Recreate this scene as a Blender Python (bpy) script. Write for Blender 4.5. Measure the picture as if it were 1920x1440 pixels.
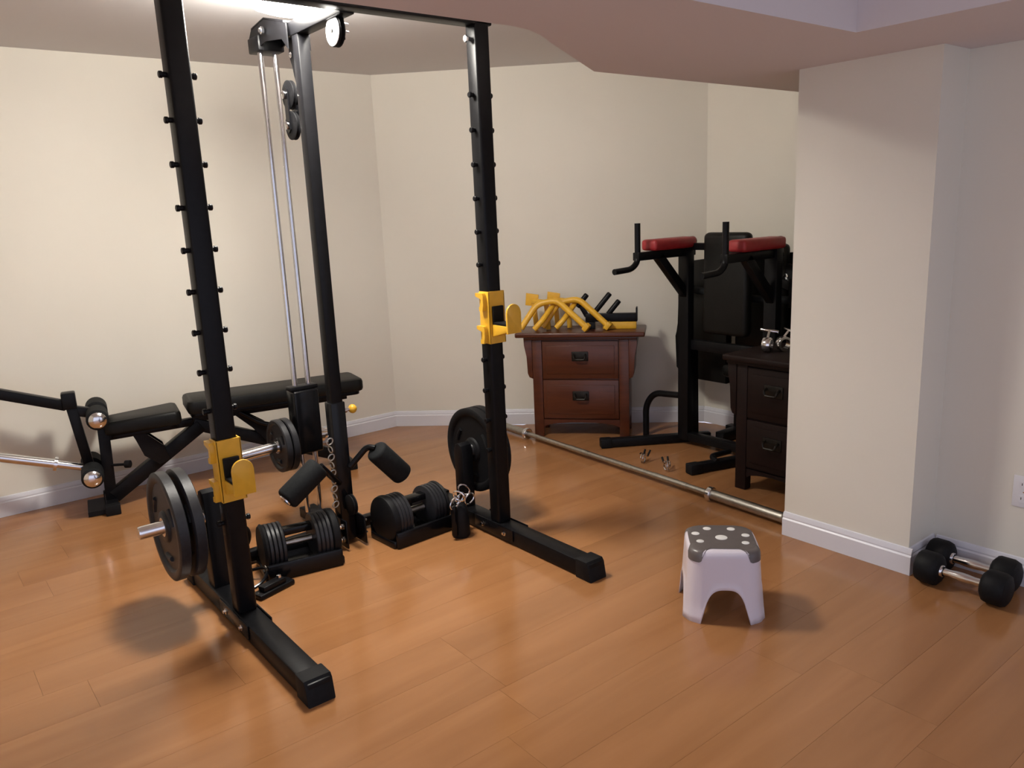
import bpy, bmesh, math, random
from mathutils import Vector, Matrix
random.seed(4)
D = bpy.data
SC = bpy.context.scene
COL = SC.collection
for o in list(D.objects):
    D.objects.remove(o, do_unlink=True)

# ------------------------------------------------------------------ camera
yaw, pitch, roll = math.radians(38.257), math.radians(12.479), math.radians(-2.5086)
fw = Vector((math.sin(yaw) * math.cos(pitch), math.cos(yaw) * math.cos(pitch), -math.sin(pitch)))
rt = Vector((math.cos(yaw), -math.sin(yaw), 0))
up = rt.cross(fw)
c_, s_ = math.cos(roll), math.sin(roll)
rt2 = rt * c_ + up * s_
up2 = up * c_ - rt * s_
cam = D.objects.new('camera', D.cameras.new('camera'))
COL.objects.link(cam)
m = Matrix((rt2, up2, -fw)).transposed().to_4x4()
m.translation = Vector((0, 0, 1.45))
cam.matrix_world = m
cam.data.sensor_width = 36
cam.data.lens = 1480.2 / 1920 * 36
cam.data.clip_start = 0.02
SC.camera = cam

# ------------------------------------------------------------------ world, light, exposure
LAMP_STRENGTH = 72.0
LAMP_COLOR = (1.0, 0.95, 0.86)
w = D.worlds.new('World')
SC.world = w
w.use_nodes = True
bg = w.node_tree.nodes['Background']
bg.inputs[0].default_value = (0.80, 0.82, 1.0, 1)
bg.inputs[1].default_value = 0.42
vs = SC.view_settings
vs.view_transform = 'Standard'
vs.look = 'None'
vs.exposure = 1.25
vs.gamma = 1
vs.use_curve_mapping = False

# ------------------------------------------------------------------ materials
def mat(name, col, rough=0.5, metal=0.0, spec=0.5, coat=0.0, noise=None, bump=0.0, bscale=60, emit=None):
    M = D.materials.new(name)
    M.use_nodes = True
    nt = M.node_tree
    b = nt.nodes['Principled BSDF']
    b.inputs['Base Color'].default_value = (*col, 1)
    b.inputs['Roughness'].default_value = rough
    b.inputs['Metallic'].default_value = metal
    b.inputs['Specular IOR Level'].default_value = spec
    b.inputs['Coat Weight'].default_value = coat
    if emit:
        b.inputs['Emission Color'].default_value = (*emit[0], 1)
        b.inputs['Emission Strength'].default_value = emit[1]
    tc = nt.nodes.new('ShaderNodeTexCoord')
    if noise:
        sc, amt = noise
        n = nt.nodes.new('ShaderNodeTexNoise')
        n.inputs['Scale'].default_value = sc
        n.inputs['Detail'].default_value = 3
        nt.links.new(tc.outputs['Object'], n.inputs['Vector'])
        r = nt.nodes.new('ShaderNodeValToRGB')
        r.color_ramp.elements[0].position = 0.3
        r.color_ramp.elements[1].position = 0.7
        r.color_ramp.elements[0].color = (*[max(0, x * (1 - amt)) for x in col], 1)
        r.color_ramp.elements[1].color = (*[min(1, x * (1 + amt)) for x in col], 1)
        nt.links.new(n.outputs['Fac'], r.inputs['Fac'])
        nt.links.new(r.outputs['Color'], b.inputs['Base Color'])
    if bump:
        n2 = nt.nodes.new('ShaderNodeTexNoise')
        n2.inputs['Scale'].default_value = bscale
        n2.inputs['Detail'].default_value = 4
        nt.links.new(tc.outputs['Object'], n2.inputs['Vector'])
        bp = nt.nodes.new('ShaderNodeBump')
        bp.inputs['Strength'].default_value = bump
        bp.inputs['Distance'].default_value = 0.002
        nt.links.new(n2.outputs['Fac'], bp.inputs['Height'])
        nt.links.new(bp.outputs['Normal'], b.inputs['Normal'])
    return M

def wood(name, c1, c2, scale, rough, axis=0, rand=0.0, coat=0.0):
    M = D.materials.new(name)
    M.use_nodes = True
    nt = M.node_tree
    b = nt.nodes['Principled BSDF']
    b.inputs['Roughness'].default_value = rough
    b.inputs['Coat Weight'].default_value = coat
    b.inputs['Coat Roughness'].default_value = 0.12
    tc = nt.nodes.new('ShaderNodeTexCoord')
    oi = nt.nodes.new('ShaderNodeObjectInfo')
    ad = nt.nodes.new('ShaderNodeVectorMath')
    ad.operation = 'MULTIPLY_ADD'
    cx = nt.nodes.new('ShaderNodeCombineXYZ')
    for i in range(3):
        nt.links.new(oi.outputs['Random'], cx.inputs[i])
    ad.inputs[1].default_value = (13, 7, 5)
    nt.links.new(cx.outputs[0], ad.inputs[0])
    nt.links.new(tc.outputs['Object'], ad.inputs[2])
    mp = nt.nodes.new('ShaderNodeMapping')
    s = [scale * 9] * 3
    s[axis] = scale
    mp.inputs['Scale'].default_value = s
    nt.links.new(ad.outputs[0], mp.inputs['Vector'])
    n = nt.nodes.new('ShaderNodeTexNoise')
    n.inputs['Scale'].default_value = 1
    n.inputs['Detail'].default_value = 5
    n.inputs['Distortion'].default_value = 0.6
    nt.links.new(mp.outputs[0], n.inputs['Vector'])
    r = nt.nodes.new('ShaderNodeValToRGB')
    r.color_ramp.elements[0].position = 0.32
    r.color_ramp.elements[1].position = 0.7
    r.color_ramp.elements[0].color = (*c1, 1)
    r.color_ramp.elements[1].color = (*c2, 1)
    nt.links.new(n.outputs['Fac'], r.inputs['Fac'])
    out = r.outputs['Color']
    if rand:
        mr = nt.nodes.new('ShaderNodeMapRange')
        mr.inputs['To Min'].default_value = 1 - rand
        mr.inputs['To Max'].default_value = 1 + rand
        nt.links.new(oi.outputs['Random'], mr.inputs['Value'])
        hs = nt.nodes.new('ShaderNodeHueSaturation')
        nt.links.new(mr.outputs[0], hs.inputs['Value'])
        nt.links.new(out, hs.inputs['Color'])
        out = hs.outputs['Color']
    nt.links.new(out, b.inputs['Base Color'])
    return M

M_wall = mat('wall_paint', (0.75, 0.715, 0.63), 0.65, spec=0.25, noise=(1.3, 0.02), bump=0.08, bscale=180)
M_ceil = mat('ceiling_paint', (0.69, 0.675, 0.68), 0.85, spec=0.1, bump=0.15, bscale=120)
M_soff = mat('soffit_paint', (0.68, 0.62, 0.62), 0.85, spec=0.1, bump=0.12, bscale=120)
M_base = mat('baseboard_white', (0.72, 0.72, 0.77), 0.35, noise=(3, 0.02))
M_floor = wood('floor_laminate', (0.305, 0.136, 0.051), (0.372, 0.172, 0.069), 1.0, 0.17, 0, 0.05)
M_sub = mat('subfloor', (0.24, 0.11, 0.042), 0.8, noise=(5, 0.2))
M_black = mat('black_powder_coat', (0.005, 0.005, 0.006), 0.36, spec=0.16, noise=(30, 0.15), bump=0.05, bscale=300)
M_gloss = mat('black_gloss_paint', (0.005, 0.005, 0.006), 0.2, spec=0.22, noise=(30, 0.15))
M_rubber = mat('black_rubber', (0.005, 0.005, 0.006), 0.6, spec=0.2, noise=(60, 0.2), bump=0.1, bscale=200)
M_iron = mat('grey_cast_iron', (0.018, 0.018, 0.021), 0.45, spec=0.35, noise=(40, 0.2), bump=0.12, bscale=150)
M_vinyl = mat('black_vinyl', (0.006, 0.006, 0.0055), 0.45, spec=0.22, noise=(25, 0.15), bump=0.1, bscale=220)
M_foam = mat('black_foam', (0.008, 0.009, 0.010), 0.75, spec=0.2, noise=(80, 0.2), bump=0.15, bscale=260)
M_chrome = mat('chrome', (0.78, 0.78, 0.80), 0.14, metal=1.0, noise=(15, 0.03))
M_steel = mat('knurled_steel', (0.42, 0.40, 0.36), 0.36, metal=1.0, noise=(60, 0.12), bump=0.2, bscale=600)
M_alu = mat('white_pulley_face', (0.75, 0.76, 0.78), 0.35, noise=(20, 0.04))
M_yellow = mat('yellow_powder_coat', (0.72, 0.40, 0.03), 0.38, noise=(25, 0.06))
M_red = mat('red_vinyl', (0.30, 0.018, 0.022), 0.45, noise=(25, 0.12))
M_cherry = wood('cherry_wood', (0.060, 0.015, 0.006), (0.095, 0.024, 0.009), 3.0, 0.32, 0)
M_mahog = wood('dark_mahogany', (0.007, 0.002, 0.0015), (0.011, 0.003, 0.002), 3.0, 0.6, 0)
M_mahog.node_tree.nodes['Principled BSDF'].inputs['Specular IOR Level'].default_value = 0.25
M_pull = mat('dark_bronze', (0.02, 0.017, 0.014), 0.4, metal=0.6, noise=(30, 0.2))
M_white = mat('white_plastic', (0.70, 0.65, 0.72), 0.28, coat=0.15, noise=(4, 0.02))
M_grey = mat('grey_plastic', (0.115, 0.098, 0.095), 0.35, noise=(30, 0.06))
M_dot = mat('pale_grip_dot', (0.72, 0.71, 0.69), 0.5, noise=(30, 0.04))
M_outlet = mat('outlet_white', (0.74, 0.73, 0.76), 0.3, noise=(8, 0.02))
M_slot = mat('slot_dark', (0.02, 0.02, 0.02), 0.6, noise=(8, 0.1))
M_lamp = mat('lamp_glass', (0.9, 0.9, 0.88), 0.3, noise=(6, 0.01), emit=(LAMP_COLOR, LAMP_STRENGTH))

# ------------------------------------------------------------------ builders
class MB:
    def __init__(s, off=(0, 0, 0), rot=None):
        s.bm = bmesh.new()
        s.off = Vector(off)
        s.rot = rot
    def _v(s, p):
        return s.bm.verts.new(Vector(p) - s.off)
    def box(s, lo, hi, bev=0.0, seg=2, M=None):
        xs, ys, zs = zip(lo, hi)
        vs = [(x, y, z) for x in xs for y in ys for z in zs]
        if M is not None:
            vs = [M @ Vector(v) for v in vs]
        v = [s._v(p) for p in vs]
        F = [(0, 1, 3, 2), (4, 6, 7, 5), (0, 4, 5, 1), (2, 3, 7, 6), (0, 2, 6, 4), (1, 5, 7, 3)]
        fs = [s.bm.faces.new([v[i] for i in f]) for f in F]
        if bev:
            es = list({e for f in fs for e in f.edges})
            bmesh.ops.bevel(s.bm, geom=es, offset=bev, segments=seg, profile=0.5, affect='EDGES')
        return s
    def cbox(s, c, size, bev=0.0, seg=2, R=None):
        h = Vector(size) / 2
        M = Matrix.Translation(Vector(c)) @ (R.to_4x4() if R is not None else Matrix.Identity(4))
        return s.box(-h, h, bev, seg, M)
    def beam(s, a, b, wd, ht, bev=0.004, upv=(0, 0, 1)):
        a, b = Vector(a), Vector(b)
        z = (b - a)
        L = z.length
        z.normalize()
        u = Vector(upv)
        if abs(z.dot(u)) > 0.98:
            u = Vector((0, 1, 0))
        x = u.cross(z).normalized()
        y = z.cross(x)
        M = Matrix((x, y, z)).transposed().to_4x4()
        M.translation = (a + b) / 2
        return s.box((-wd / 2, -ht / 2, -L / 2), (wd / 2, ht / 2, L / 2), bev, 2, M)
    def tube(s, pts, r, seg=12, cap=True):
        pts = [Vector(p) for p in pts]
        n = len(pts)
        rr = r if isinstance(r, (list, tuple)) else [r] * n
        T = []
        for i in range(n):
            a = pts[max(0, i - 1)]
            b = pts[min(n - 1, i + 1)]
            T.append((b - a).normalized())
        u = T[0].orthogonal().normalized()
        rings = []
        for i in range(n):
            if i:
                u = (u - T[i] * u.dot(T[i])).normalized()
            v = T[i].cross(u)
            k = 1.0
            rings.append([s._v(pts[i] + (u * math.cos(2 * math.pi * j / seg) + v * math.sin(2 * math.pi * j / seg)) * rr[i] * k) for j in range(seg)])
        for i in range(n - 1):
            for j in range(seg):
                k = (j + 1) % seg
                s.bm.faces.new((rings[i][j], rings[i][k], rings[i + 1][k], rings[i + 1][j]))
        if cap:
            s.bm.faces.new(list(reversed(rings[0])))
            s.bm.faces.new(rings[-1])
        return s
    def cyl(s, a, b, r, seg=20, bev=0.0):
        a, b = Vector(a), Vector(b)
        if not bev:
            return s.tube([a, b], r, seg)
        d = (b - a).normalized()
        return s.lathe(a, d, [(0, 0.0), (0, r - bev), (bev * 0.3, r - bev * 0.3), (bev, r), ((b - a).length - bev, r), ((b - a).length - bev * 0.3, r - bev * 0.3), ((b - a).length, r - bev), ((b - a).length, 0.0)], seg)
    def lathe(s, o, axis, prof, seg=28, sq=0.0):
        """prof: list of (distance along axis, radius)"""
        o = Vector(o)
        d = Vector(axis).normalized()
        u = d.orthogonal().normalized()
        v = d.cross(u)
        rings = []
        for (t, r) in prof:
            if r <= 1e-6:
                rings.append([s._v(o + d * t)])
            else:
                rings.append([s._v(o + d * t + (u * math.cos(2 * math.pi * j / seg) + v * math.sin(2 * math.pi * j / seg)) * r) for j in range(seg)])
        for A, B in zip(rings[:-1], rings[1:]):
            for j in range(seg):
                k = (j + 1) % seg
                if len(A) == 1 and len(B) == 1:
                    continue
                if len(A) == 1:
                    s.bm.faces.new((A[0], B[k], B[j]))
                elif len(B) == 1:
                    s.bm.faces.new((A[j], A[k], B[0]))
                else:
                    s.bm.faces.new((A[j], A[k], B[k], B[j]))
        return s
    def torus(s, c, axis, R, r, seg=20, sub=8, sx=1.0, arc=1.0):
        c = Vector(c)
        d = Vector(axis).normalized()
        u = d.orthogonal().normalized()
        v = d.cross(u)
        n = seg
        pts = [c + (u * math.cos(2 * math.pi * arc * i / n) * sx + v * math.sin(2 * math.pi * arc * i / n)) * R for i in range(n + 1)]
        if arc >= 1:
            pts[-1] = pts[0]
        return s.tube(pts, r, sub, cap=arc < 1)
    def prism(s, poly, lo, hi, fn, bev=0.0):
        """poly: 2-D points; fn(u, v, w) -> 3-D point; w runs lo..hi"""
        A = [s._v(fn(u, v, lo)) for u, v in poly]
        B = [s._v(fn(u, v, hi)) for u, v in poly]
        n = len(poly)
        fs = [s.bm.faces.new(A), s.bm.faces.new(list(reversed(B)))]
        for i in range(n):
            k = (i + 1) % n
            fs.append(s.bm.faces.new((A[k], A[i], B[i], B[k])))
        if bev:
            es = list({e for f in fs[:2] for e in f.edges})
            bmesh.ops.bevel(s.bm, geom=es, offset=bev, segments=2, profile=0.5, affect='EDGES')
        return s
    def build(s, name, material, parent=None, loc=None, rot=None, angle=40, label=None):
        bm = s.bm
        bmesh.ops.remove_doubles(bm, verts=bm.verts, dist=1e-6)
        bmesh.ops.recalc_face_normals(bm, faces=bm.faces)
        me = D.meshes.new(name)
        bm.to_mesh(me)
        bm.free()
        me.materials.append(material)
        me.polygons.foreach_set('use_smooth', [True] * len(me.polygons))
        me.set_sharp_from_angle(angle=math.radians(angle))
        o = D.objects.new(name, me)
        COL.objects.link(o)
        if parent is not None:
            o.parent = parent
        if loc is not None:
            o.location = loc
        if rot is not None:
            o.rotation_euler = rot
        if label:
            o['label'] = label
        return o

def fillet(pts, rad, n=5):
    pts = [Vector(p) for p in pts]
    out = [pts[0]]
    for i in range(1, len(pts) - 1):
        a, b, c = pts[i - 1], pts[i], pts[i + 1]
        da, dc = (a - b), (c - b)
        r = min(rad, da.length * 0.49, dc.length * 0.49)
        p0 = b + da.normalized() * r
        p1 = b + dc.normalized() * r
        for k in range(n + 1):
            t = k / n
            out.append(p0 * (1 - t) ** 2 + b * 2 * t * (1 - t) + p1 * t ** 2)
    out.append(pts[-1])
    return out

def thing(name, label, cat, loc=(0, 0, 0), rotz=0.0, group=None):
    o = D.objects.new(name, None)
    COL.objects.link(o)
    o.empty_display_size = 0.1
    o.location = loc
    o.rotation_euler = (0, 0, rotz)
    o['label'] = label
    o['category'] = cat
    if group:
        o['group'] = group
    return o

def structure(o):
    o['kind'] = 'structure'
    return o

def copy_tree(o, parent=None, loc=None, label=None):
    c = o.copy()
    COL.objects.link(c)
    if parent is not None:
        c.parent = parent
    if loc is not None:
        c.location = loc
    if label:
        c['label'] = label
    for ch in list(o.children):
        copy_tree(ch, c)
    return c

XY = lambda u, v, w: (u, v, w)      # polygon in plan, extruded up
XZ = lambda u, v, w: (u, w, v)      # polygon in x-z, extruded along y
YZ = lambda u, v, w: (w, u, v)      # polygon in y-z, extruded along x

# ================================================================== SETTING
CZ = 2.325          # ceiling
SZ = 1.932          # soffit underside
XW, YN = -1.35, -1.5
T = 0.12
LW = 4.72           # left wall plane (y)
def wallp(name, poly, z0=0.0, z1=CZ + 0.05):
    return structure(MB().prism(poly, z0, z1, XY).build(name, M_wall))
wallp('wall_left', [(XW - T, LW), (2.68, LW), (2.68 + T * .42, LW + T), (XW - T, LW + T)])
C1, C2 = (2.68, LW), (4.19, 3.235)
wallp('wall_back', [C1, C2, (C2[0] + T, C2[1] + .05), (C1[0] + .05, C1[1] + T)])
wallp('wall_alcove', [(4.19, 1.83), (4.19 + T, 1.83), (4.19 + T, 3.285), (4.19, 3.235)])
wallp('wall_column', [(2.935, 1.29), (4.31, 1.29), (4.31, 1.83), (2.935, 1.83)])
wallp('wall_right', [(3.14, YN), (3.14 + T, YN), (3.14 + T, 1.29), (3.14, 1.29)])
wallp('wall_unseen_bounce', [(XW - T, 1.7), (XW, 1.7), (XW, LW), (XW - T, LW)])  # unseen wall added to bounce lamp light, cut short to admit world light

cl = structure(MB().prism([(XW, YN), (3.14, YN), (3.14, 1.29), (4.19, 1.29), (4.19, 3.235), (2.68, LW), (XW, LW)], CZ, CZ + 0.05, XY).build('ceiling', M_ceil))
diag = [(1.44, 1.77), (1.52, 1.785), (1.60, 1.825), (1.68, 1.88), (2.19, 2.207)]
MB().prism([(XW, 1.345), (XW, 1.77)] + diag + [(4.185, 2.207), (4.185, 1.835), (2.936, 1.835), (2.936, 1.289), (3.139, 1.289), (3.139, YN), (2.46, YN), (2.46, 1.345)],
           SZ, CZ - 0.001, XY).build('soffit', M_soff, cl)

fl = structure(MB().prism([(XW, YN), (3.14, YN), (3.14, 1.29), (4.19, 1.29), (4.19, 3.235), (2.68, LW), (XW, LW)], -0.05, -0.010, XY).build('floor', M_sub))
PW, PL, G = 0.192, 1.215, 0.0003
row = 0
y = YN
while y < LW - 0.01:
    y1 = min(y + PW, LW)
    if y < 1.29 - 0.05:
        lim = lambda yy: 3.14
    elif y1 <= 1.84:
        lim = lambda yy: 2.935
    else:
        lim = lambda yy: min(4.19, C1[0] + (LW - yy) * (C2[0] - C1[0]) / (LW - C2[1]))
    xa, xb = lim(y), lim(y1)
    x = XW - random.random() * PL
    while x < max(xa, xb):
        x0 = max(x, XW)
        e0 = min(x + PL, xa)
        e1 = min(x + PL, xb)
        if e0 - x0 > 0.02 and e1 - x0 > 0.02:
            ox, oy = x0, y
            MB((ox, oy, 0)).prism([(x0 + G, y + G), (e0 - G, y + G), (e1 - G, y1 - G), (x0 + G, y1 - G)], -0.010, 0.0, XY).build('plank', M_floor, fl, (ox, oy, 0))
        x += PL
    y += PW

# baseboards: profile swept along the wall foot
BP = [(0, 0), (0.016, 0), (0.016, 0.074), (0.011, 0.080), (0.012, 0.086), (0.009, 0.096), (0.006, 0.104), (0, 0.106)]
def baseboard(name, a, b, nrm):
    a, b = Vector((*a, 0)), Vector((*b, 0))
    n = Vector((*nrm, 0)).normalized()
    mb = MB()
    A = [mb._v(a + n * u + Vector((0, 0, v + 0.0003))) for u, v in BP]
    B = [mb._v(b + n * u + Vector((0, 0, v + 0.0003))) for u, v in BP]
    k = len(BP)
    for i in range(k):
        j = (i + 1) % k
        mb.bm.faces.new((A[i], A[j], B[j], B[i]))
    mb.bm.faces.new(A)
    mb.bm.faces.new(list(reversed(B)))
    return structure(mb.build(name, M_base, angle=25))
baseboard('baseboard_left', (XW, LW), (2.673, LW), (0, -1))
baseboard('baseboard_back', (2.675, LW - .003), (4.185, 3.238), (-1, -1.017))
baseboard('baseboard_alcove', (4.19, 3.232), (4.19, 1.83), (-1, 0))
baseboard('baseboard_column', (2.935, 1.83), (2.935, 1.274), (-1, 0))
baseboard('baseboard_jog', (2.935, 1.29), (3.14, 1.29), (0, -1))
baseboard('baseboard_right', (3.14, 1.274), (3.14, YN), (-1, 0))

# ================================================================== CEILING LAMP
lp = (1.40, 2.99, CZ)
t = thing('ceiling_light', 'glowing round flush dome light on the ceiling above the rack', 'lamp', lp)
MB().lathe((0, 0, 0), (0, 0, -1), [(0, 0.0), (0, 0.135), (0.012, 0.138), (0.018, 0.13), (0.018, 0.0)], 40).build('base_ring', M_alu, t)
MB().lathe((0, 0, -0.018), (0, 0, -1), [(0, 0.13), (0.004, 0.175), (0.014, 0.198), (0.034, 0.203), (0.056, 0.192), (0.078, 0.162), (0.094, 0.113), (0.103, 0.055), (0.105, 0.0)], 40).build('lamp_dome', M_lamp, t, angle=80)

# ================================================================== POWER RACK
XL, XR, UY, UW = 0.845, 2.03, 2.70, 0.070
XC, PY = 1.475, 3.13
RL = (XC, 2.9, 0)
t = rack = thing('power_rack', 'black half power rack with pegged uprights and a chrome rod pulley tower', 'power rack', RL)
def R_():
    return MB(RL)
for ux in (XL, XR):
    u = R_().cbox((ux, UY, (0.07 + 2.205) / 2), (UW, UW, 2.135), 0.010, 3).build('upright', M_black, rack)
    for k in range(14):
        z = 1.905 - 0.1355 * k
        lo, hi = ((0.48, 0.75) if ux == XL else (0.86, 1.14))
        if lo < z < hi or z < 0.3:
            continue
        R_().lathe((ux - 0.058, UY, z), (1, 0, 0), [(0, 0), (0, 0.009), (0.002, 0.011), (0.010, 0.011), (0.012, 0.0085), (0.104, 0.0085), (0.106, 0.011), (0.114, 0.011), (0.116, 0.009), (0.116, 0)], 12).build('peg', M_black, rack)
    # floor foot
    R_().box((ux - 0.040, 2.085, 0.004), (ux + 0.040, 3.25, 0.072), 0.006).build('foot', M_black, rack)
    for yy, sgn in ((2.075, 1), (3.265, -1)):
        R_().prism([(yy, 0.0), (yy + sgn * 0.012, 0.066), (yy + sgn * 0.022, 0.080), (yy + sgn * 0.085, 0.080), (yy + sgn * 0.085, 0.0)], ux - 0.046, ux + 0.046, YZ, 0.005).build('foot_cap', M_rubber, rack)
    for dx in (-1, 1):
        for yy in (2.62, 2.78):
            R_().lathe((ux + dx * 0.040, yy, 0.045), (dx, 0, 0), [(0, 0.013), (0.008, 0.013), (0.010, 0.008), (0.016, 0.007), (0.016, 0)], 6).build('bolt', M_chrome, rack)
    # gusset plates around the upright's foot
    R_().box((ux - 0.046, 2.56, 0.02), (ux - 0.0405, 2.84, 0.075), 0.002).build('gusset', M_gloss, rack)
    R_().box((ux + 0.0405, 2.56, 0.02), (ux + 0.046, 2.84, 0.075), 0.002).build('gusset', M_gloss, rack)
    # plate storage post and sleeve at the rear
    sgn = -1 if ux == XL else 1
    hp = 0.465 if ux == XL else 0.385
    R_().prism([(2.935, 0.07), (3.005, 0.07), (3.005, hp - 0.035), (2.995, hp - 0.01), (2.97, hp), (2.945, hp - 0.01), (2.935, hp - 0.035)], ux - 0.03, ux + 0.03, YZ, 0.004).build('storage_post', M_black, rack)
    zc = 0.358 if ux == XL else 0.335
    R_().lathe((ux + sgn * 0.03, 2.97, zc), (sgn, 0, 0), [(0, 0.034), (0.012, 0.034), (0.012, 0.0245), (0.225 if ux == XL else 0.20, 0.0245), (0.23 if ux == XL else 0.205, 0.021), (0.23 if ux == XL else 0.205, 0)], 20).build('storage_sleeve', M_chrome, rack, label='chrome plate sleeve')
# top beam, boom, post, cross member
R_().box((XL - 0.05, UY - 0.035, 2.165), (XR + 0.05, UY + 0.035, 2.225), 0.006).build('top_beam', M_black, rack)
R_().box((XC - 0.030, UY + 0.03, 2.160), (XC + 0.030, 3.20, 2.215), 0.005).build('boom', M_black, rack)
R_().box((XC - 0.026, PY - 0.026, 0.03), (XC + 0.026, PY + 0.030, 2.165), 0.005).build('rear_post', M_black, rack)
R_().box((XC - 0.034, PY - 0.030, 0.02), (XC + 0.034, PY + 0.036, 0.66), 0.006).build('post_sleeve', M_gloss, rack)
R_().box((XL + 0.04, 3.205, 0.012), (XR - 0.04, 3.248, 0.060), 0.005).build('cross_member', M_black, rack)
R_().box((XC - 0.04, PY, 0.010), (XC + 0.04, 3.56, 0.060), 0.005).build('rear_foot', M_black, rack)
for dx in (-0.045, 0.045):
    R_().box((XC + dx - 0.004, 3.03, 0.012), (XC + dx + 0.004, 3.22, 0.14), 0.002).build('gusset', M_gloss, rack)
    for yy, zz in ((3.06, 0.05), (3.06, 0.11), (3.19, 0.05)):
        s = 1 if dx > 0 else -1
        R_().lathe((XC + dx + s * 0.004, yy, zz), (s, 0, 0), [(0, 0.014), (0.009, 0.014), (0.011, 0.008), (0.018, 0.007), (0.018, 0)], 6).build('bolt', M_chrome, rack)
# head plates that hold the guide rods
for dx in (-0.050, 0.044):
    R_().prism([(3.15, 2.205), (3.36, 2.262), (3.50, 2.245), (3.53, 2.215), (3.53, 2.165), (3.43, 2.165), (3.36, 2.175), (3.20, 2.155), (3.15, 2.11)], XC + dx, XC + dx + 0.006, YZ).build('head_plate', M_black, rack)
R_().box((XC - 0.058, 3.42, 2.150), (XC + 0.058, 3.535, 2.212), 0.006).build('rod_cap', M_black, rack)
R_().prism([(3.17, 2.22), (3.36, 2.267), (3.50, 2.250), (3.50, 2.242), (3.36, 2.259), (3.17, 2.212)], XC - 0.05, XC + 0.05, YZ).build('head_cover', M_gloss, rack)
R_().lathe((XC - 0.056, 3.36, 2.215), (-1, 0, 0), [(0, 0.016), (0.010, 0.016), (0.012, 0.009), (0.018, 0.009), (0.018, 0)], 6).build('bolt', M_chrome, rack)
RODY = 3.47
for dx in (-0.033, 0.033):
    R_().cyl((XC + dx, RODY, 0.06), (XC + dx, RODY, 2.16), 0.0125, 16).build('guide_rod', M_chrome, rack, label='chrome guide rod')
# gusset and pulleys behind the post
R_().prism([(3.16, 2.16), (3.24, 2.16), (3.245, 2.10), (3.225, 2.06), (3.215, 2.02), (3.18, 1.93), (3.16, 1.90)], XC - 0.004, XC + 0.004, YZ).build('pulley_bracket', M_black, rack)
R_().lathe((XC - 0.004, 3.215, 2.10), (-1, 0, 0), [(0, 0.013), (0.008, 0.013), (0.012, 0.007), (0.012, 0)], 6).build('bolt', M_chrome, rack)
PUL = [(0, 0.0), (0, 0.050), (0.003, 0.058), (0.007, 0.058), (0.012, 0.048), (0.017, 0.058), (0.021, 0.058), (0.024, 0.050), (0.024, 0.0)]
for yy, zz in ((3.285, 1.955), (3.28, 1.832)):
    p = R_().lathe((XC - 0.012, yy, zz), (1, 0, 0), PUL, 28).build('pulley', M_rubber, rack)
    R_().lathe((XC - 0.024, yy, zz), (-1, 0, 0), [(0, 0.017), (0.008, 0.017), (0.012, 0.012), (0.012, 0)], 12).build('axle_cap', M_chrome, p)
for dx, hw_ in ((-0.022, 0.017), (0.016, 0.034)):
    R_().prism([(3.28 - hw_, 1.815), (3.28, 1.800), (3.28 + hw_, 1.815), (3.28 + hw_, 1.975), (3.283, 1.990), (3.28 - hw_, 1.975)], XC + dx, XC + dx + 0.006, YZ).build('pulley_bracket', M_gloss, rack)
R_().box((XC + 0.006, 3.15, 1.87), (XC + 0.022, 3.29, 1.91), 0.002).build('bracket_arm', M_gloss, rack)
# front pulley hanging under the boom
p = R_().lathe((XC - 0.012, 2.825, 2.118), (1, 0, 0), [(a, b * 0.96) for a, b in PUL], 28).build('pulley', M_rubber, rack)
R_().lathe((XC - 0.013, 2.825, 2.118), (-1, 0, 0), [(0.0, 0.0), (0, 0.052), (0.003, 0.052), (0.005, 0.046), (0.005, 0.012), (0.002, 0.010), (0.002, 0)], 28).build('pulley_face', M_alu, p, label='white pulley face')
R_().lathe((XC - 0.018, 2.825, 2.118), (-1, 0, 0), [(0, 0.009), (0.004, 0.009), (0.004, 0)], 6).build('axle_cap', M_black, p)
R_().box((XC + 0.014, 2.795, 2.085), (XC + 0.020, 2.855, 2.165), 0.002).build('pulley_bracket', M_black, rack)
for zz in (2.118, 2.145):
    R_().lathe((XC + 0.020, 2.825, zz), (1, 0, 0), [(0, 0.012), (0.008, 0.012), (0.011, 0.008), (0.03, 0.006), (0.03, 0)], 6).build('bolt', M_chrome, rack)
R_().lathe((XR - 0.05, UY, 2.115), (-1, 0, 0), [(-0.02, 0.008), (0.004, 0.008), (0.004, 0.014), (0.012, 0.014), (0.012, 0.0)], 6).build('bolt', M_chrome, rack)
# carriage with loading sleeve
R_().box((XC - 0.062, RODY - 0.045, 0.36), (XC + 0.062, RODY + 0.045, 0.665), 0.010, 3).build('carriage', M_gloss, rack)
R_().box((XC - 0.068, RODY - 0.03, 0.665), (XC + 0.068, RODY + 0.03, 0.685), 0.004).build('carriage_cap', M_black, rack)
R_().lathe((XC - 0.06, RODY, 0.42), (-1, 0, -0.05), [(0, 0.036), (0.02, 0.036), (0.02, 0.0245), (0.345, 0.0245), (0.35, 0.02), (0.35, 0)], 20).build('loading_sleeve', M_chrome, rack, label='chrome plate sleeve on the carriage')
R_().lathe((XC + 0.06, RODY, 0.43), (1, 0, 0), [(0, 0.036), (0.02, 0.036), (0.02, 0.0245), (0.085, 0.0245), (0.09, 0.02), (0.09, 0)], 20).build('loading_sleeve', M_chrome, rack)
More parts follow.
